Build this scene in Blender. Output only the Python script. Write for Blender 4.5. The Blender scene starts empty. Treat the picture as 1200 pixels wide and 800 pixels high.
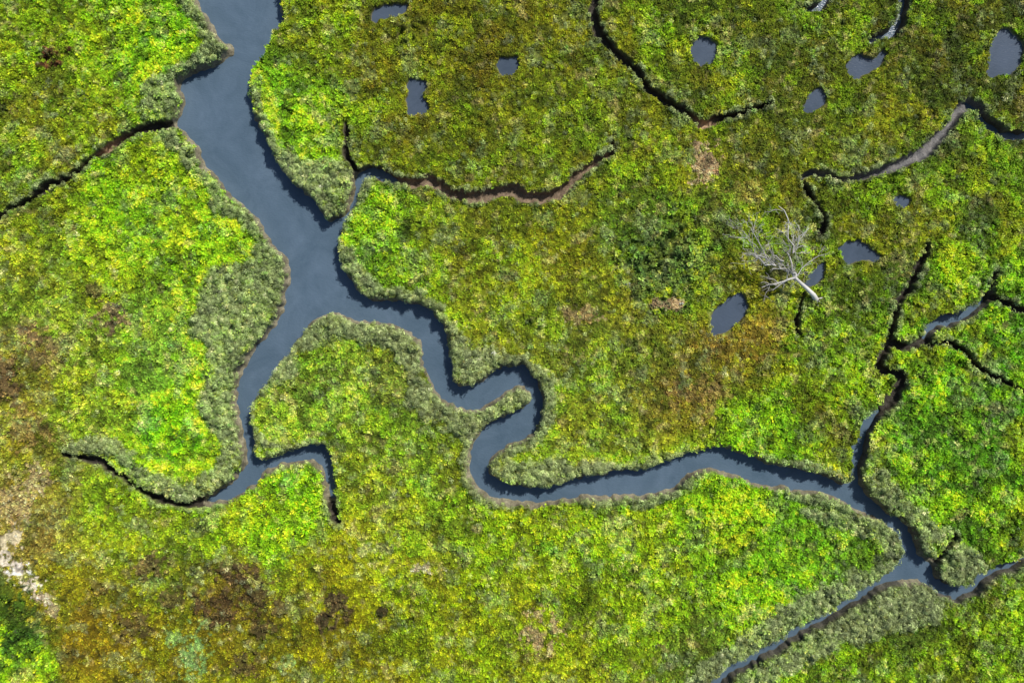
import bpy, math, random
import numpy as np
rng=np.random.default_rng(7); random.seed(7)
S=0.1
X0,X1,Y0,Y1=-150,1350,-150,950
def W(px,py): return ((px-600)*S,(400-py)*S)
# ---------------------------------------------------------------- noise
_tabs={}
def vnoise(x,y,scale,seed):
    if seed not in _tabs:
        _tabs[seed]=np.random.default_rng(seed).random((256,256)).astype(np.float32)
    T=_tabs[seed]
    a=0.6+seed*1.7
    u=(x*math.cos(a)-y*math.sin(a))/scale+1000.3; v=(x*math.sin(a)+y*math.cos(a))/scale+1000.7
    iu=np.floor(u).astype(np.int32); iv=np.floor(v).astype(np.int32)
    fu=u-iu; fv=v-iv
    fu=fu*fu*(3-2*fu); fv=fv*fv*(3-2*fv)
    iu0=iu&255; iv0=iv&255; iu1=(iu+1)&255; iv1=(iv+1)&255
    return (T[iv0,iu0]*(1-fu)+T[iv0,iu1]*fu)*(1-fv)+(T[iv1,iu0]*(1-fu)+T[iv1,iu1]*fu)*fv
def fbm(x,y,scale,seed,octs=4,gain=.55):
    r=0;a=1;t=0
    for o in range(octs):
        r=r+a*vnoise(x,y,scale/(2**o),seed+o*13); t+=a; a*=gain
    return r/t
def sstep(a,b,x):
    t=np.clip((x-a)/(b-a),0,1); return t*t*(3-2*t)
def lin(c):
    c=np.asarray(c,dtype=np.float64)/255.
    return np.where(c<=.04045,c/12.92,((c+.055)/1.055)**2.4)
# ---------------------------------------------------------------- traced layout (plan of the marsh, decimetres)
MAIN=[(215,-160),(222,-60),(228,0),(238,15),(250,35),(266,50),(262,63),(245,76),(216,84),(207,95),(212,115),(208,135),(203,147),
(222,160),(232,180),(245,200),(262,220),(285,240),(305,262),(318,285),(334,305),(336,325),(331,350),(322,370),(308,392),(290,418),(278,445),(273,475),(278,500),(285,530),(284,550),(268,567),(245,580),(238,587),
(252,588),(272,582),(290,575),(300,562),(318,550),(345,542),(368,541),(376,552),(379,570),(384,588),(392,588),(389,565),(388,545),(380,526),(365,521),(345,529),(320,537),(300,538),(296,520),(290,500),(288,478),(298,460),(310,445),(330,420),(350,395),(365,375),(385,366),(400,366),(420,375),(450,380),(478,388),(492,400),(497,425),(505,450),(515,468),(535,478),(555,480),(575,472),(592,460),(608,450),(620,455),(622,468),(608,480),(590,490),(570,500),(556,515),(550,535),(552,555),(560,570),(575,582),(600,590),(640,590),(680,586),(720,583),(760,582),(785,575),(800,562),(815,555),(840,553),(870,557),(890,569),(920,573),(960,580),(1000,595),(1030,607),(1050,620),(1060,635),(1058,655),(1047,672),(1060,680),(1085,680),
(1100,674),(1086,655),(1080,640),(1067,615),(1042,598),(1022,582),(1012,565),(1000,566),(990,572),(965,560),(930,550),(905,545),(885,535),(855,526),(820,529),(795,539),(770,548),(740,552),(700,558),(660,566),(620,573),(590,569),(577,560),(575,545),(590,530),(608,520),(622,510),(632,495),(637,475),(635,452),(625,437),(608,427),(590,430),(570,442),(550,450),(533,448),(528,425),(522,400),(510,375),(490,358),(460,349),(430,347),(412,333),(399,315),(395,295),(397,275),(405,255),(416,235),(424,215),(426,203),(418,206),(411,232),(400,252),(385,258),(375,245),(360,228),(340,210),(322,190),(312,170),(305,150),(295,135),(290,110),(292,85),(305,65),(318,45),(328,20),(325,0),(318,-60),(310,-160)]
CREEKS=[
('m',[(206,147,8),(175,151,7),(150,160,6),(120,178,5.5),(90,200,4),(60,215,4),(30,235,3.5),(0,255,3),(-60,290,3),(-150,340,3)]),
('w',[(424,207,12),(440,202,10),(458,211,9)]),
('n',[(450,209,9),(480,214,9),(510,215,9),(530,226,9),(555,229,11),(590,224,10),(620,231,9),(650,229,9),(670,215,8),(685,200,6),(700,189,5),(718,180,3),(716,168,1)]),
('m',[(424,205,7),(412,190,5),(406,165,4),(403,148,2)]),
('m',[(695,-150,7),(698,-20,7),(696,15,7),(704,40,8),(722,60,7),(740,76,7),(755,97,7),(775,117,6.5),(800,130,6),(822,141,8),(845,137,5.5),(870,132,4),(900,124,2)]),
('w',[(1350,150,9),(1240,150,9),(1200,158,8),(1185,161,8),(1170,152,8),(1155,137,8),(1140,123,6)]),
('n',[(1150,132,7),(1140,123,7),(1122,127,8),(1110,148,8),(1095,166,9),(1070,185,8),(1040,198,6),(1010,208,6),(985,212,5),(962,202,4),(940,205,3)]),
('m',[(940,205,3),(948,225,4),(964,250,4),(961,275,2)]),
('w',[(1070,-150,8),(1062,-10,8),(1058,15,8),(1048,36,7),(1020,47,3)]),
('w',[(985,-30,6),(968,0,6),(944,12,4)]),
('w',[(1006,575,13),(1006,545,13),(1012,520,14),(1018,497,12),(1030,480,10)]),
('m',[(1028,482,11),(1048,462,12),(1055,440,9),(1030,428,7),(1040,405,7),(1046,380,5),(1050,355,5),(1065,335,6),(1078,315,5),(1085,290,3)]),
('m',[(1045,402,6),(1065,406,5),(1090,394,6)]),
('w',[(1090,390,8),(1105,377,11),(1135,365,11),(1155,352,8),(1165,335,4),(1168,315,2)]),
('m',[(1160,350,4),(1185,358,5),(1200,362,5),(1350,380,4)]),
('m',[(1090,400,3),(1120,405,4),(1140,425,4),(1165,440,4),(1200,456,4),(1350,480,3)]),
('w',[(1080,665,16),(1103,688,14),(1120,697,12),(1140,690,13),(1158,674,11),(1200,657,10),(1350,610,10)]),
('w',[(1066,672,15),(1035,684,12),(1000,706,12),(960,728,12),(920,750,13),(885,772,13),(850,797,14),(820,820,14),(740,870,13),(640,960,13)]),
('m',[(72,532,2),(105,538,6),(138,553,6),(160,571,6),(190,584,6),(215,590,6),(245,586,9)]),
('m',[(387,585,8),(390,598,6),(397,615,3)]),
('m',[(936,392,2),(938,365,3),(942,345,1.5)]),
('m',[(1092,660,6),(1104,648,5),(1116,628,3)]),
]
PONDS=[[(433,25),(440,12),(462,3),(475,8),(462,18),(445,26)],
[(478,106),(482,95),(500,96),(497,112),(498,130),(487,134),(477,130)],
[(585,80),(588,70),(606,68),(610,78),(602,89),(589,89)],
[(808,58),(815,45),(835,43),(840,50),(836,70),(818,72)],
[(995,85),(997,70),(1008,62),(1022,66),(1036,60),(1038,70),(1020,82),(1005,90)],
[(941,122),(948,108),(962,103),(966,112),(960,125),(946,128)],
[(1158,85),(1160,60),(1170,38),(1185,33),(1200,48),(1198,68),(1185,88),(1170,90)],
[(984,290),(995,284),(1012,283),(1035,298),(1030,303),(1012,303),(998,308)],
[(943,333),(948,317),(966,310),(969,318),(958,332)],
[(1046,233),(1055,227),(1067,232),(1065,242),(1057,245)],
[(835,392),(835,372),(845,358),(862,342),(872,346),(874,362),(862,378),(850,388)]]
FRINGE=[[(180,150),(205,150),(245,200),(318,285),(336,320),(290,415),(272,475),(284,545),(240,585),(170,575),(130,535),(72,528),(95,508),(150,518),(165,545),(210,562),(250,545),(262,515),(238,480),(243,420),(228,380),(250,320),(300,300),(285,262),(250,240),(225,200)],
[(290,95),(306,105),(318,150),(345,185),(402,188),(410,225),(385,258),(340,210),(305,150)],
[(165,130),(178,90),(205,72),(245,45),(230,0),(268,50),(245,76),(208,95),(212,130),(200,150)],
[(395,300),(412,290),(432,325),(470,345),(500,345),(545,400),(590,412),(640,440),(640,500),(600,540),(575,560),(632,470),(608,430),(545,452),(522,400),(490,358),(430,348)],
[(365,372),(400,366),(490,392),(500,450),(560,470),(610,448),(622,465),(560,510),(520,500),(485,480),(470,420),(400,398),(360,410),(335,440),(320,430)],
[(580,560),(600,540),(660,540),(740,545),(820,528),(700,562),(620,575)],
[(940,600),(1000,600),(1060,630),(1060,660),(1000,700),(900,755),(845,795),(800,800),(860,745),(920,705),(990,675),(1030,655),(1010,625)],
[(870,800),(920,755),(1040,690),(1100,690),(1105,715),(1070,735),(1000,750),(920,790),(890,810)],
[(1085,655),(1100,650),(1120,630),(1150,660),(1120,690),(1100,680)],
[(1020,565),(1050,600),(1085,640),(1110,625),(1060,580),(1035,540)],
[(300,545),(380,540),(300,520),(298,500),(330,520),(375,520)]]
def cr(pts,closed,step=5):
    P=np.array(pts,dtype=float); n=len(P); out=[]
    rngi=range(n) if closed else range(n-1)
    for i in rngi:
        if closed: p0,p1,p2,p3=P[(i-1)%n],P[i],P[(i+1)%n],P[(i+2)%n]
        else: p0,p1,p2,p3=P[max(i-1,0)],P[i],P[i+1],P[min(i+2,n-1)]
        L=np.hypot(*(p2-p1)[:2]); k=max(1,int(min(L,60)/step))
        for j in range(k):
            t=j/k
            out.append(0.5*((2*p1)+(-p0+p2)*t+(2*p0-5*p1+4*p2-p3)*t*t+(-p0+3*p1-3*p2+p3)*t**3))
    if not closed: out.append(P[-1])
    return np.array(out)
gx=np.arange(X0,X1+1,dtype=np.float32); gy=np.arange(Y0,Y1+1,dtype=np.float32)
NX,NY=len(gx),len(gy)
GX,GY=np.meshgrid(gx,gy)
wx=(fbm(GX,GY,26,101,3)-.5)*11+(vnoise(GX,GY,5.5,141)-.5)*3.6
wy=(fbm(GX,GY,26,102,3)-.5)*11+(vnoise(GX,GY,5.5,142)-.5)*3.6
QX=GX+wx; QY=GY+wy
def box(x0,x1,y0,y1,pad):
    return (slice(max(0,int(y0-pad-Y0)),max(0,min(NY,int(y1+pad-Y0)+1))),slice(max(0,int(x0-pad-X0)),max(0,min(NX,int(x1+pad-X0)+1))))
def segd(D,a,b,maxd,wa=0,wb=0):
    sl=box(min(a[0],b[0]),max(a[0],b[0]),min(a[1],b[1]),max(a[1],b[1]),maxd+9)
    x=QX[sl]; y=QY[sl]
    if x.size==0: return
    dx,dy=b[0]-a[0],b[1]-a[1]; L=dx*dx+dy*dy+1e-9
    t=np.clip(((x-a[0])*dx+(y-a[1])*dy)/L,0,1)
    d=np.hypot(x-a[0]-t*dx,y-a[1]-t*dy)-(wa+(wb-wa)*t)
    D[sl]=np.minimum(D[sl],d)
def inside(P,x,y):
    r=np.zeros(x.shape,bool); n=len(P)
    for i in range(n):
        x1,y1=P[i][:2]; x2,y2=P[(i+1)%n][:2]
        if y1==y2: continue
        c=((y1>y)!=(y2>y))&(x<(x2-x1)*(y-y1)/(y2-y1)+x1)
        r^=c
    return r
def polysd(pts,maxd,D=None,smooth=True):
    P=cr(pts,True) if smooth else np.array(pts,float)
    if D is None: D=np.full(GX.shape,float(maxd),np.float32)
    E=np.full(GX.shape,float(maxd),np.float32)
    for i in range(len(P)): segd(E,P[i],P[(i+1)%len(P)],maxd)
    sl=box(P[:,0].min(),P[:,0].max(),P[:,1].min(),P[:,1].max(),10)
    ins=inside(P,QX[sl],QY[sl])
    e=E[sl]; e[ins]*=-1
    return np.minimum(D,E)
sdM=polysd(MAIN,60)
sdW=np.full(GX.shape,40.,np.float32); sdD=sdW.copy(); sdN=sdW.copy()
for kind,pts in CREEKS:
    P=cr(pts,False)
    D={'w':sdW,'m':sdD,'n':sdN}[kind]
    for i in range(len(P)-1): segd(D,P[i],P[i+1],40,P[i][2]/2,P[i+1][2]/2)
sdDD=np.minimum(sdD,sdN)
sdP=np.full(GX.shape,20.,np.float32)
for p in PONDS: sdP=polysd(p,20,sdP)
fr=np.full(GX.shape,30.,np.float32)
for p in FRINGE: fr=polysd(p,30,fr)
# ---------------------------------------------------------------- base colour field
CP="""60 30 122 155 20;180 60 118 176 20;20 150 105 128 25;120 130 130 156 25;30 220 108 130 30;150 220 128 184 20;100 300 145 184 30;220 260 146 206 30;40 340 135 167 40;180 420 130 176 50;210 500 112 192 20;90 480 140 168 40;30 440 128 120 50;30 540 134 135 42;20 620 148 140 60;60 700 130 130 22;20 760 60 100 20;150 620 130 160 25;250 620 135 173 25;330 600 118 197 20;120 740 128 116 18;270 700 120 112 28;220 770 124 124 16;400 660 150 160 20;400 760 132 134 12;500 700 145 164 15;480 600 122 155 35;350 480 124 155 50;430 450 128 150 50;430 520 124 160 35;350 30 128 154 20;320 110 117 170 25;450 60 112 122 18;560 50 116 122 18;520 160 116 132 20;650 120 122 142 20;600 190 112 128 22;680 50 114 126 18;760 180 113 126 20;800 40 94 115 16;900 40 96 113 18;1000 30 88 104 16;1150 30 78 90 16;1150 100 80 96 18;1000 140 104 122 18;900 170 110 122 22;440 270 110 162 30;520 280 121 140 25;650 270 126 145 20;750 270 100 130 28;780 320 84 114 35;600 360 133 150 28;700 400 121 134 35;880 400 126 122 28;800 460 128 124 40;700 490 118 146 40;950 450 118 138 20;900 510 112 170 20;950 400 93 130 18;1050 250 96 117 18;1150 220 88 110 22;1000 340 93 120 18;1120 330 96 138 18;1100 450 90 143 20;1180 400 86 140 18;1150 530 90 148 22;1080 540 88 142 28;1170 610 80 128 18;620 640 137 167 20;750 620 136 180 22;850 600 138 192 20;950 630 126 188 28;900 690 114 176 22;750 720 132 162 18;650 760 132 150 18;820 770 96 122 32;1000 650 112 162 35;1000 760 96 120 18;1130 750 106 136 18;1080 700 86 104 38;1180 700 96 126 18"""
cps=np.array([[float(v) for v in s.split()] for s in CP.split(';')])
cx=np.arange(X0,X1+1,10.); cy=np.arange(Y0,Y1+1,10.); CX,CY=np.meshgrid(cx,cy)
cc=np.zeros(CX.shape+(3,)); cw=np.zeros(CX.shape)
for r in cps:
    w=1/((((CX-r[0])**2+(CY-r[1])**2)/1600.)**2+.05); cw+=w; cc+=w[...,None]*lin(r[2:])
cc/=cw[...,None]
fx=(GX-X0)/10.+(fbm(GX,GY,40,31,3)-.5)*5; fy=(GY-Y0)/10.+(fbm(GX,GY,40,32,3)-.5)*5
fx=np.clip(fx,0,len(cx)-1.01); fy=np.clip(fy,0,len(cy)-1.01)
ix=fx.astype(int); iy=fy.astype(int); tx=(fx-ix)[...,None]; ty=(fy-iy)[...,None]
COL=(cc[iy,ix]*(1-tx)+cc[iy,ix+1]*tx)*(1-ty)+(cc[iy+1,ix]*(1-tx)+cc[iy+1,ix+1]*tx)*ty
COL=COL.astype(np.float32)
gness=np.clip((COL[...,1]/(COL[...,0]+1e-4)-1.15)/1.0,0,1)   # 0 = short saltmarsh turf, 1 = lush grass
# ---------------------------------------------------------------- height
n60=fbm(GX,GY,70,1,3); n12=fbm(GX,GY,14,2,3); n5=vnoise(GX,GY,5.2,3); n3=vnoise(GX,GY,2.7,4); n8=vnoise(GX,GY,8.3,5)
fringe=np.maximum(sstep(5,-5,fr+(n12-.5)*26), sstep(0,-8,sdM-8-30*(fbm(GX,GY,80,9,2)-.35)))
fringe=np.maximum(fringe,.8*sstep(0,-5,np.minimum(sdW,sdDD)-2-8*n12))
fringe*=sstep(0.1,.5,fbm(GX,GY,24,17,3)+fringe*.22)
ridge=1-np.abs(2*fbm(GX,GY,20,15,3)-1)*2.2
swirl=n60*5.0
su=GX*np.cos(swirl*.35+.4)+GY*np.sin(swirl*.35+.4)+n60*90; sv=-GX*np.sin(swirl*.35+.4)+GY*np.cos(swirl*.35+.4)
streak=fbm(su*.33,sv,6.5,401,3,.6)
rel=.52+.33*gness+.62*fringe
land=(n60-.5)*.5+rel*((n12-.5)*.46+(n8-.5)*.28+(n5-.5)*.34+(n3-.5)*.24+ridge*.11)+gness*(streak-.5)*.22+fringe*(.12+.30*n8)
bankw=.55+.8*fbm(GX,GY,35,21,2)
bankw=bankw+.55*np.exp(-(((GX-565)/50)**2+((GY-560)/55)**2))
hM=np.interp(sdM/bankw,[-12,-3,0,1.6,2.6,4.5],[-2.2,-1.7,-1.37,-1.15,-.85,0.05])
hW=np.interp(sdW,[-4,-1.5,.3,1.1,2.8],[-1.9,-1.65,-1.36,-.95,0.05])
hD=np.interp(sdDD+(n12-.5)*1.5,[-5,-1.,.6,2.8],[-1.15,-1.05,-.85,0.05])
hP=np.interp(sdP,[-4,-.5,1.8],[-.75,-.5,0.05])
H=np.minimum(np.minimum(hM,hW),np.minimum(hD,hP))
depth=np.clip(-H/.35,0,1)
Z=H+land*(1-depth*.9)
near=sstep(14,3,sdP)
Z=np.where((sdP>0.8)&(H>-.1),np.maximum(Z*(1-near*.6),-.16),Z)
edge=np.minimum(np.minimum(GX-X0,X1-GX),np.minimum(GY-Y0,Y1-GY))
Z=Z*sstep(0,6,edge)
# ---------------------------------------------------------------- colour patches
def mixc(col,m):
    global COL
    COL=COL*(1-m[...,None])+lin(col).astype(np.float32)*m[...,None]
a=fbm(GX,GY,45,41,4,.7); b=fbm(GX,GY,22,51,4,.65); c=fbm(GX,GY,60,61,4,.7); d=fbm(GX,GY,12,71,3,.7)
lime=sstep(.49,.60,a)*(.22+.78*gness)
mixc((155,210,20),lime*.65)
mixc((156,160,24),sstep(.52,.66,c)*.40)
mixc((108,94,24),sstep(.55,.67,b)*.45*(1-.7*gness))
mixc((58,84,20),sstep(.53,.65,fbm(GX,GY,26,81,4,.7))*.50)
mixc((180,174,108),sstep(.63,.75,d)*.42)
mixc((134,154,98),sstep(.58,.68,fbm(GX,GY,18,91,4,.65))*.36)
mixc((172,222,32),sstep(9,4,np.abs(fr-7+(n12-.5)*8))*.65*((GX<330)|((GX>480)&(GX<900)&(GY>520)&(GY<620)))*gness)
def blob(x,y,rx,ry,col,m,rough=.9):
    q=((GX-x)/rx)**2+((GY-y)/ry)**2
    k=np.clip((1.1-q-(fbm(GX,GY,8,int(x)%97+200,3,.75)-.5)*7*rough)*1.8,0,1)
    k*=(q<6)
    mixc(col,k*m)
    return k
pits=np.zeros(GX.shape,np.float32)
for (x,y,rx,ry,col,m) in [(130,376,18,16,(122,106,76),.9),(112,340,9,8,(104,92,60),.75),(280,676,30,13,(98,83,50),.9),(260,712,28,18,(92,76,44),.9),(300,700,14,12,(86,71,42),.8),(392,716,17,19,(93,80,52),.9),(178,660,19,17,(102,90,54),.85),(632,738,20,24,(176,158,110),.8),(825,190,16,24,(182,162,116),.95),
 (64,66,16,11,(88,52,34),.95),(40,388,16,12,(138,118,78),.8),(8,440,16,30,(118,100,62),.85),(60,418,24,13,(130,116,74),.7),(30,500,28,20,(135,118,66),.7),(20,590,20,28,(176,162,110),.7),(10,652,11,10,(220,212,185),.95),(22,668,14,10,(228,220,198),.95),(36,684,13,9,(220,212,185),.95),(50,700,12,8,(205,192,155),.85),(15,630,12,12,(205,196,160),.8),(45,560,16,16,(182,168,118),.7),(62,716,10,8,(180,165,125),.6),(290,780,15,13,(92,78,46),.8),(160,730,16,14,(98,86,48),.8),(200,700,14,11,(98,86,50),.7),(120,690,13,10,(102,90,50),.6),(80,770,14,10,(102,90,40),.5),
 (680,368,22,10,(182,160,112),.6),(785,355,22,6,(170,146,110),.9),(870,400,50,24,(138,108,50),.45),(820,462,34,22,(148,122,74),.5),(775,315,40,40,(78,108,58),.55),(870,225,24,16,(156,140,76),.4),(465,38,14,12,(68,80,20),.6),(500,665,14,6,(182,172,140),.75),(228,762,15,28,(126,168,92),.8),(205,745,12,14,(126,165,90),.7),(330,775,14,8,(128,162,90),.7),(450,715,6,5,(70,62,42),.9),(740,405,8,7,(46,62,30),.7),(625,378,8,6,(48,64,25),.6),
 (925,310,30,34,(114,120,76),.5),(20,740,26,40,(54,86,24),.75),(-5,700,30,20,(70,108,24),.6),(490,30,16,12,(76,85,20),.5),(310,735,13,11,(94,80,50),.7),(330,712,11,9,(98,84,54),.7),(2,127,8,6,(40,50,25),.8),(800,288,46,30,(80,110,50),.45),(440,645,20,8,(158,168,102),.7),(610,590,16,6,(90,100,50),.5),(555,620,8,5,(158,160,98),.7),(640,640,10,8,(86,130,36),.6),(715,610,12,6,(158,166,92),.6),(540,655,12,6,(160,165,98),.6),(690,545,26,8,(150,150,98),.5),(460,545,14,8,(150,150,92),.5)]:
    k=blob(x,y,rx,ry,col,m)
    if sum(col)<295: pits+=k*.30; Z+=k*(n5-.3)*.7*(depth<.1)
    if sum(col)>560: pits+=k*.95
g=fbm(GX,GY,10,95,3)
fcol=lin((134,144,98))*(1-g[...,None])+lin((112,130,60))*g[...,None]
COL=COL*(1-.72*fringe[...,None])+fcol*.72*fringe[...,None]
vk=.8+.5*gness
vig=np.exp(((fbm(GX,GY,9,301,4,.85)-.5)*2.3)*vk+(n60-.5)*.4+(streak-.5)*1.1*(.35+.65*gness)*(1-.6*fringe))
vig*=1-.45*sstep(.60,.74,fbm(GX,GY,12,331,3,.7))
COL=COL*vig[...,None]
COL=COL*np.array([1.04,.985,1.0])
COL=COL.astype(np.float32)
K=1.5
veg=COL.copy()
wmud=sstep(-.12,-.45,H)
mudn=fbm(GX,GY,8,97,3)[...,None]
mud=lin((150,143,118))*mudn+lin((84,78,62))*(1-mudn)
mudW=lin((100,98,90))*mudn+lin((64,62,54))*(1-mudn)
mudD=lin((66,60,50))*mudn+lin((40,37,31))*(1-mudn)
mudN=lin((140,120,98))*mudn+lin((90,76,60))*(1-mudn)
mudG=lin((128,124,120))*mudn+lin((84,86,90))*(1-mudn)
mudN=np.where((GX>900)[...,None],mudG,mudN)
def over(A,B,m): return A*(1-m[...,None])+B*m[...,None]
mud=over(mud,mudW,sstep(5,0,sdW)*(sdM>4))
mud=over(mud,mudD,sstep(4,0,sdD)*(sdM>4))
mud=over(mud,mudN,sstep(4,0,sdN)*(sdM>6))
tan=np.exp(-(((GX-825)/16)**2+((GY-145)/8)**2))+np.exp(-(((GX-130)/24)**2+((GY-174)/16)**2))*.7
mud=over(mud,lin((170,140,110))+mud*0,np.clip(tan,0,1))
sand=np.clip(pits,0,1)*sstep(.28,.42,COL[...,2]*3)*(GX<100)
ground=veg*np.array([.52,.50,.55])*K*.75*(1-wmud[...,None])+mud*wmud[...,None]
ground=ground*(1-sand[...,None])+veg*.95*sand[...,None]
ground=np.clip(ground,0,.8).astype(np.float32)
# ---------------------------------------------------------------- ground mesh
def newmesh(name,verts,faces_flat,sizes):
    me=bpy.data.meshes.new(name)
    me.vertices.add(len(verts)); me.vertices.foreach_set('co',np.asarray(verts,np.float32).ravel())
    me.loops.add(len(faces_flat)); me.loops.foreach_set('vertex_index',np.asarray(faces_flat,np.int32))
    me.polygons.add(len(sizes)); st=np.concatenate([[0],np.cumsum(sizes)[:-1]]).astype(np.int32)
    me.polygons.foreach_set('loop_start',st)
    me.update(calc_edges=True); me.validate(clean_customdata=False)
    return me
def addobj(name,me,mat=None,parent=None):
    o=bpy.data.objects.new(name,me); bpy.context.scene.collection.objects.link(o)
    if mat: me.materials.append(mat)
    if parent: o.parent=parent
    return o
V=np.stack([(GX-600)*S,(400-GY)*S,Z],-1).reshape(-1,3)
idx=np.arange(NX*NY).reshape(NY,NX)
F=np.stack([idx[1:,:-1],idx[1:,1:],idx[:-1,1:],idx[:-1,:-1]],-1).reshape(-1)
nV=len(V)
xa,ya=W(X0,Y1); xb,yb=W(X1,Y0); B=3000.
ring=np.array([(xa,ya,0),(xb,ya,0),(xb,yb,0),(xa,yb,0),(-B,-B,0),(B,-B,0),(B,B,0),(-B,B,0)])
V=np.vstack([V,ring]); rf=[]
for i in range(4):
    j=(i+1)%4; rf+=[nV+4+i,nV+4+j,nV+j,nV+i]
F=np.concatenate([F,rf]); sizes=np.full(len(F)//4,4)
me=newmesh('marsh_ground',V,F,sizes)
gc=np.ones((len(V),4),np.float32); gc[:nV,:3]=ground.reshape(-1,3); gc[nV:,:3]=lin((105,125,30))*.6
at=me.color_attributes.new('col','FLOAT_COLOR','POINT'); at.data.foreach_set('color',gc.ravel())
at=me.attributes.new('wet','FLOAT','POINT'); wt=np.zeros(len(V),np.float32); wt[:nV]=wmud.ravel(); at.data.foreach_set('value',wt)
me.polygons.foreach_set('use_smooth',np.ones(len(sizes),bool))
def mat(name):
    m=bpy.data.materials.new(name); m.use_nodes=True; nt=m.node_tree; return m,nt,nt.nodes['Principled BSDF']
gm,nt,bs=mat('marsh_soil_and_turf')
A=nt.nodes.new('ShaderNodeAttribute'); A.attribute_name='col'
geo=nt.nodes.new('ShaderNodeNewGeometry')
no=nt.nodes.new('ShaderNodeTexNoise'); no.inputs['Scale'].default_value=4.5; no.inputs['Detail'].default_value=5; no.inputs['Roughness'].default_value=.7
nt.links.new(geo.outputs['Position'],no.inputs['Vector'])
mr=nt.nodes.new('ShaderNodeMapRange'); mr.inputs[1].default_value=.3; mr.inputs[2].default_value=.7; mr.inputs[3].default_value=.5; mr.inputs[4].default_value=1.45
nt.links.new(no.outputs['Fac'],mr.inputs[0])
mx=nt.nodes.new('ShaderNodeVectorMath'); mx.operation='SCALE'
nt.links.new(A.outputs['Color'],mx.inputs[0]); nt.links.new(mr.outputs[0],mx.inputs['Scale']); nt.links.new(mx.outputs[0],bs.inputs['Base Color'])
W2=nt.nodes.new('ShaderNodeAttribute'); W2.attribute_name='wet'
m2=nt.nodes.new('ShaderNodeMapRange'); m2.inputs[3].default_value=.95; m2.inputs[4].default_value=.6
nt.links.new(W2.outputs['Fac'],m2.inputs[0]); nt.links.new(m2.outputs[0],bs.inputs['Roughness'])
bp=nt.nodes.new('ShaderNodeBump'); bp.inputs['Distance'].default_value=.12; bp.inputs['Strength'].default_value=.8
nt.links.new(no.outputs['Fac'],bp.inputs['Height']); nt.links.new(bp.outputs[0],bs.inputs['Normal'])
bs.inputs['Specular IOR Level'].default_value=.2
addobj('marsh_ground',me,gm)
# ---------------------------------------------------------------- water
def water_mat(name,c1,c2,rough,bump):
    m,nt,bs=mat(name)
    geo=nt.nodes.new('ShaderNodeNewGeometry')
    n=nt.nodes.new('ShaderNodeTexNoise'); n.inputs['Scale'].default_value=.16; n.inputs['Detail'].default_value=10; n.inputs['Roughness'].default_value=.72; n.inputs['Distortion'].default_value=.8
    nt.links.new(geo.outputs['Position'],n.inputs['Vector'])
    r=nt.nodes.new('ShaderNodeValToRGB'); r.color_ramp.elements[0].position=.3; r.color_ramp.elements[1].position=.72
    r.color_ramp.elements[0].color=(*c1,1); r.color_ramp.elements[1].color=(*c2,1)
    nt.links.new(n.outputs['Fac'],r.inputs[0]); nt.links.new(r.outputs[0],bs.inputs['Base Color'])
    n2=nt.nodes.new('ShaderNodeTexNoise'); n2.inputs['Scale'].default_value=3.2; n2.inputs['Detail'].default_value=5
    mp=nt.nodes.new('ShaderNodeMapping'); mp.inputs['Scale'].default_value=(1,1.8,1); mp.inputs['Rotation'].default_value=(0,0,.9)
    nt.links.new(geo.outputs['Position'],mp.inputs[0]); nt.links.new(mp.outputs[0],n2.inputs['Vector'])
    b=nt.nodes.new('ShaderNodeBump'); b.inputs['Distance'].default_value=.06; b.inputs['Strength'].default_value=bump
    nt.links.new(n2.outputs['Fac'],b.inputs['Height']); nt.links.new(b.outputs[0],bs.inputs['Normal'])
    bs.inputs['Roughness'].default_value=rough; bs.inputs['IOR'].default_value=1.33
    return m
wm=water_mat('turbid_tidal_water',(.058,.094,.130),(.105,.152,.205),.2,.45)
pm=water_mat('turbid_pond_water',(.046,.064,.088),(.080,.105,.145),.14,.25)
e=.05
wv=np.array([(xa+e,ya+e,-1.35),(xb-e,ya+e,-1.35),(xb-e,yb-e,-1.35),(xa+e,yb-e,-1.35)])
addobj('tidal_creek_water',newmesh('tidal_creek_water',wv,[0,1,2,3],[4]),wm)
for p in PONDS:
    P=np.array(p,float); c0=P.mean(0)
    d_=(P-c0); l=np.hypot(d_[:,0],d_[:,1])[:,None]; P=P+d_/l*6
    P=P[::-1]
    v=np.array([(*W(*q),-.40) for q in P])
    me=newmesh('marsh_pool',v,list(range(len(P))),[len(P)])
    addobj('marsh_pool',me,pm)
# ---------------------------------------------------------------- vegetation prototypes
def veg_mat(name,trans=.25):
    m,nt,bs=mat(name)
    A=nt.nodes.new('ShaderNodeAttribute'); A.attribute_type='INSTANCER'; A.attribute_name='col'
    B_=nt.nodes.new('ShaderNodeAttribute'); B_.attribute_name='shade'
    s=nt.nodes.new('ShaderNodeVectorMath'); s.operation='SCALE'
    nt.links.new(A.outputs['Color'],s.inputs[0]); nt.links.new(B_.outputs['Fac'],s.inputs['Scale'])
    nt.links.new(s.outputs[0],bs.inputs['Base Color']); bs.inputs['Roughness'].default_value=.6; bs.inputs['Specular IOR Level'].default_value=.25
    tr=nt.nodes.new('ShaderNodeBsdfTranslucent'); nt.links.new(s.outputs[0],tr.inputs[0])
    mxs=nt.nodes.new('ShaderNodeMixShader'); mxs.inputs[0].default_value=trans
    nt.links.new(bs.outputs[0],mxs.inputs[1]); nt.links.new(tr.outputs[0],mxs.inputs[2])
    nt.links.new(mxs.outputs[0],nt.nodes['Material Output'].inputs['Surface'])
    return m
gmv=veg_mat('marsh_grass_blades',.2); smv=veg_mat('sea_purslane_leaves',.12)
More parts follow.
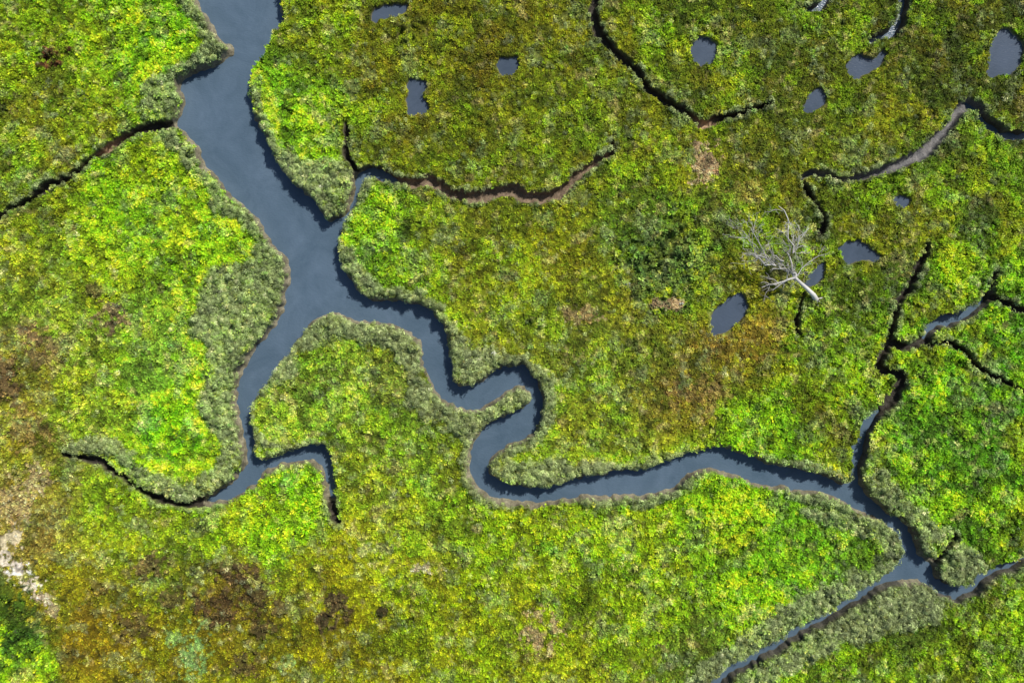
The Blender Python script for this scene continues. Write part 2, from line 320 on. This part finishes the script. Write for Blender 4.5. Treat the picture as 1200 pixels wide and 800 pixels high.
def tuft(name,nb,R,Ht,wd,seed):
    r=np.random.default_rng(seed); vs=[];fs=[];sz=[];sh=[]
    for i in range(nb):
        a=r.uniform(0,2*math.pi); b0=r.uniform(0,.35*R); l=R*r.uniform(.45,1); h=Ht*r.uniform(.5,1.1)
        a2=a+r.normal(0,.5); w=wd*r.uniform(.7,1.3)
        ox,oy=b0*math.cos(a),b0*math.sin(a); dx,dy=math.cos(a2),math.sin(a2); nx,ny=-dy,dx
        k=len(vs)
        for t,z,ww in ((0,-.05,.6),(.35,h*.8,1.0),(.75,h,.8)):
            for s in (-1,1): vs.append((ox+dx*l*t+nx*w*ww*s*.5,oy+dy*l*t+ny*w*ww*s*.5,z))
        vs.append((ox+dx*l,oy+dy*l,h*.82))
        fs+=[k,k+1,k+3,k+2, k+2,k+3,k+5,k+4, k+4,k+5,k+6]; sz+=[4,4,3]
        sh+=[r.uniform(.6,1.4)]*7
    me=newmesh(name,np.array(vs),fs,sz); at=me.attributes.new('shade','FLOAT','POINT'); at.data.foreach_set('value',np.array(sh,np.float32))
    me.materials.append(gmv); return bpy.data.objects.new(name,me)
def bush(name,nl,R,Ht,ls,seed):
    r=np.random.default_rng(seed); vs=[];fs=[];sz=[];sh=[]
    for i in range(nl):
        a=r.uniform(0,2*math.pi); u=math.sqrt(r.uniform(0,1)); lump=1+.25*math.sin(a*3+seed)
        x=R*u*lump*math.cos(a); y=R*u*lump*math.sin(a); z=Ht*math.sqrt(max(0,1-u*u))*r.uniform(.65,1.05)
        n=np.array([x/R*1.1,y/R*1.1,.7])+r.normal(0,.3,3); n/=np.linalg.norm(n)
        t=np.cross(n,r.normal(0,1,3)); t/=np.linalg.norm(t); bq=np.cross(n,t); s=ls*r.uniform(.7,1.3)
        k=len(vs); c_=np.array([x,y,z])
        vs+=[c_-t*s,c_+bq*s*.55,c_+t*s,c_-bq*s*.55]; fs+=[k,k+1,k+2,k+3]; sz.append(4); sh+=[r.uniform(.65,1.35)]*4
    me=newmesh(name,np.array(vs),fs,sz); at=me.attributes.new('shade','FLOAT','POINT'); at.data.foreach_set('value',np.array(sh,np.float32))
    me.materials.append(smv); return bpy.data.objects.new(name,me)
cg=bpy.data.collections.new('grass_tufts'); cs=bpy.data.collections.new('purslane_bushes')
for i,o in enumerate([tuft('tuft_a',11,.28,.24,.07,1),tuft('tuft_b',10,.34,.30,.07,2),tuft('tuft_c',12,.22,.20,.06,3),tuft('tuft_d',10,.24,.38,.07,4)]): cg.objects.link(o)
for i,o in enumerate([bush('bush_a',52,.30,.38,.06,1),bush('bush_b',44,.25,.32,.06,2),bush('bush_c',60,.36,.42,.065,3)]): cs.objects.link(o)
def scatter(name,px,py,z,col,scl,coll,lean=None):
    n=len(px)
    me=bpy.data.meshes.new(name); me.vertices.add(n)
    me.vertices.foreach_set('co',np.stack([(px-600)*S,(400-py)*S,z],-1).astype(np.float32).ravel())
    at=me.attributes.new('col','FLOAT_COLOR','POINT'); c4=np.ones((n,4),np.float32); c4[:,:3]=col; at.data.foreach_set('color',c4.ravel())
    at=me.attributes.new('scl','FLOAT','POINT'); at.data.foreach_set('value',scl.astype(np.float32))
    rt=np.zeros((n,3),np.float32); rt[:,2]=rng.uniform(0,6.283,n); rt[:,:2]=rng.normal(0,.12,(n,2))
    if lean is not None: rt[:,0]+=np.cos(lean)*.3; rt[:,1]+=np.sin(lean)*.3
    at=me.attributes.new('rot','FLOAT_VECTOR','POINT'); at.data.foreach_set('vector',rt.ravel())
    o=addobj(name,me)
    ng=bpy.data.node_groups.new(name+'_scatter','GeometryNodeTree')
    ng.interface.new_socket('Geometry',in_out='INPUT',socket_type='NodeSocketGeometry'); ng.interface.new_socket('Geometry',in_out='OUTPUT',socket_type='NodeSocketGeometry')
    N=ng.nodes; gi=N.new('NodeGroupInput'); go=N.new('NodeGroupOutput')
    ci=N.new('GeometryNodeCollectionInfo'); ci.inputs['Collection'].default_value=coll; ci.inputs['Separate Children'].default_value=True; ci.inputs['Reset Children'].default_value=True
    ip=N.new('GeometryNodeInstanceOnPoints'); ip.inputs['Pick Instance'].default_value=True
    a1=N.new('GeometryNodeInputNamedAttribute'); a1.data_type='FLOAT'; a1.inputs['Name'].default_value='scl'
    a2=N.new('GeometryNodeInputNamedAttribute'); a2.data_type='FLOAT_VECTOR'; a2.inputs['Name'].default_value='rot'
    L=ng.links; L.new(gi.outputs[0],ip.inputs['Points']); L.new(ci.outputs[0],ip.inputs['Instance'])
    L.new([s for s in a1.outputs if s.enabled][0],ip.inputs['Scale']); L.new([s for s in a2.outputs if s.enabled][0],ip.inputs['Rotation']); L.new(ip.outputs[0],go.inputs[0])
    mo=o.modifiers.new('scatter','NODES'); mo.node_group=ng
    return o
def pick(n,x0=X0+60,x1=X1-60,y0=Y0+60,y1=Y1-60):
    px=rng.uniform(x0,x1,n); py=rng.uniform(y0,y1,n); ii=(np.rint(py-Y0).astype(int),np.rint(px-X0).astype(int)); return px,py,ii
bankd=np.minimum(np.minimum(sdM/bankw-3.0,sdW-2.4),np.minimum(sdDD-2.2,sdP-1.2))
px,py,ii=pick(320000)
f=fringe[ii]; ok=(bankd[ii]>0)&(rng.random(len(px))>f*.75)&(rng.random(len(px))>pits[ii]*1.0)&(rng.random(len(px))<.42+.95*n12[ii])
px,py=px[ok],py[ok]; ii=(ii[0][ok],ii[1][ok]); n=len(px)
br=np.exp(rng.normal(0,.36,n))[:,None]; hue=rng.normal(0,.08,(n,1))
col=veg[ii]*br*np.concatenate([1+hue,1-hue*.3,1+hue*0],1)*K
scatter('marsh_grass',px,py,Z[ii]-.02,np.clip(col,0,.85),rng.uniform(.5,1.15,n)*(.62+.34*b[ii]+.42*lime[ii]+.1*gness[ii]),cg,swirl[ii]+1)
px,py,ii=pick(320000)
ok=(bankd[ii]>-.2)&(rng.random(len(px))<fringe[ii]*.8+.010+.08*sstep(.58,.68,fbm(px,py,18,91,3)))&(rng.random(len(px))>pits[ii]*.7)
px,py=px[ok],py[ok]; ii=(ii[0][ok],ii[1][ok]); n=len(px)
br=np.exp(rng.normal(0,.38,n))[:,None]
col=(veg[ii]*.5+lin((134,144,104))*.5)*br*K
scatter('sea_purslane_shrubs',px,py,Z[ii]-.08,np.clip(col,0,.85),rng.uniform(.45,1.2,n),cs)
# ---------------------------------------------------------------- dead tree
tv=[];tf=[];ts=[]
rng=np.random.default_rng(21)
def tube(pts,rad,k=6):
    pts=[np.array(p,float) for p in pts]; b0=len(tv)
    for i,p in enumerate(pts):
        d=pts[min(i+1,len(pts)-1)]-pts[max(i-1,0)]; d/=np.linalg.norm(d)+1e-9
        u=np.cross(d,(0.3,.2,.95)); u/=np.linalg.norm(u)+1e-9; v=np.cross(d,u)
        for j in range(k):
            a=2*math.pi*j/k; tv.append(p+(u*math.cos(a)+v*math.sin(a))*rad[i])
    for i in range(len(pts)-1):
        for j in range(k):
            a=b0+i*k+j; b=b0+i*k+(j+1)%k; tf.extend([a,b,b+k,a+k]); ts.append(4)
def limb(p,q,r0,r1,lvl):
    p=np.array(p,float); q=np.array(q,float); L=np.linalg.norm(q-p); n=6
    pts=[];rad=[]
    off=np.zeros(3)
    for i in range(n+1):
        t=i/n
        if 0<i: off=off+rng.normal(0,.07*L,3)*np.array([1,1,.5])
        pts.append(p+(q-p)*t+off); rad.append(r0+(r1-r0)*t)
    tube(pts,rad,7 if lvl==0 else 5 if lvl==1 else 4)
    if lvl<3:
        nb=[5,6,5][lvl]
        for b_ in range(nb):
            t=rng.uniform(.25,1); i=min(n,int(t*n)); s=pts[i]; d=(q-p)/L
            nd=d+rng.normal(0,.85,3)*np.array([1,1,.6]); nd/=np.linalg.norm(nd)
            l=L*rng.uniform(.3,.6)
            e_=s+nd*l; e_[2]=max(e_[2],.3)
            limb(s,e_,rad[i]*.6,max(rad[i]*.25,.014),lvl+1)
def T(px,py,z): return (*W(px,py),z)
rt=T(957,352,-.1)
tube([rt,T(950,346,.9),T(941,339,1.4),T(932,333,1.9),T(924,327,2.3)],[.36,.28,.22,.2,.18],8)
for q,r0 in [((900,314,3.0),.15),((888,338,2.0),.14),((918,300,3.4),.14)]:
    limb(T(924,327,2.3),T(*q),r0,.075,1)
for a_,q,r0 in [((900,314,3.0),(868,296,3.4),.09),((900,314,3.0),(876,266,4.0),.10),((918,300,3.4),(898,256,4.2),.10),((918,300,3.4),(925,266,4.0),.085),((918,300,3.4),(942,285,3.4),.07),((924,327,2.3),(948,302,2.8),.07),((900,314,3.0),(866,280,3.2),.075),((908,309,3.2),(888,280,4.4),.095),((905,312,3),(884,306,3.2),.075)]:
    limb(T(*a_),T(*q),r0,.03,1)
for q in [(966,358,-.15),(960,364,-.1),(950,358,-.1),(966,348,-.1)]:
    tube([T(956,351,.25),T((956+q[0])/2,(351+q[1])/2,.15),T(*q)],[.16,.1,.04],6)
tm,nt,bs=mat('bleached_dead_wood')
n=nt.nodes.new('ShaderNodeTexNoise'); n.inputs['Scale'].default_value=3; n.inputs['Detail'].default_value=4
r=nt.nodes.new('ShaderNodeValToRGB'); r.color_ramp.elements[0].position=.35; r.color_ramp.elements[1].position=.65; r.color_ramp.elements[0].color=(.34,.32,.29,1); r.color_ramp.elements[1].color=(.66,.64,.60,1)
nt.links.new(n.outputs['Fac'],r.inputs[0]); nt.links.new(r.outputs[0],bs.inputs['Base Color']); bs.inputs['Roughness'].default_value=.85
me=newmesh('dead_tree',np.array(tv),tf,ts); me.polygons.foreach_set('use_smooth',np.ones(len(ts),bool)); addobj('dead_tree',me,tm)
# ---------------------------------------------------------------- light, sky, camera
sc=bpy.context.scene
w=bpy.data.worlds.new('World'); sc.world=w; w.use_nodes=True; nt=w.node_tree
sk=nt.nodes.new('ShaderNodeTexSky'); sk.sky_type='NISHITA'; sk.sun_disc=False
EL=math.radians(48); AZ=math.radians(38)
sk.sun_elevation=EL; sk.sun_rotation=AZ
nt.links.new(sk.outputs[0],nt.nodes['Background'].inputs[0]); nt.nodes['Background'].inputs[1].default_value=.10
from mathutils import Vector
dv=Vector((math.sin(AZ)*math.cos(EL),math.cos(AZ)*math.cos(EL),math.sin(EL)))
sl=bpy.data.lights.new('sun','SUN'); sl.energy=4.9; sl.angle=math.radians(.5); sl.color=(1,.96,.9)
so=bpy.data.objects.new('sun',sl); sc.collection.objects.link(so); so.rotation_euler=dv.to_track_quat('Z','Y').to_euler(); so.location=dv*80
cam=bpy.data.cameras.new('camera'); cam.sensor_width=36; cam.lens=30; cam.clip_end=8000; cam.clip_start=1
co=bpy.data.objects.new('camera',cam); sc.collection.objects.link(co); co.location=(0,0,100); sc.camera=co
sc.view_settings.view_transform='Standard'; sc.view_settings.look='None'; sc.view_settings.exposure=0
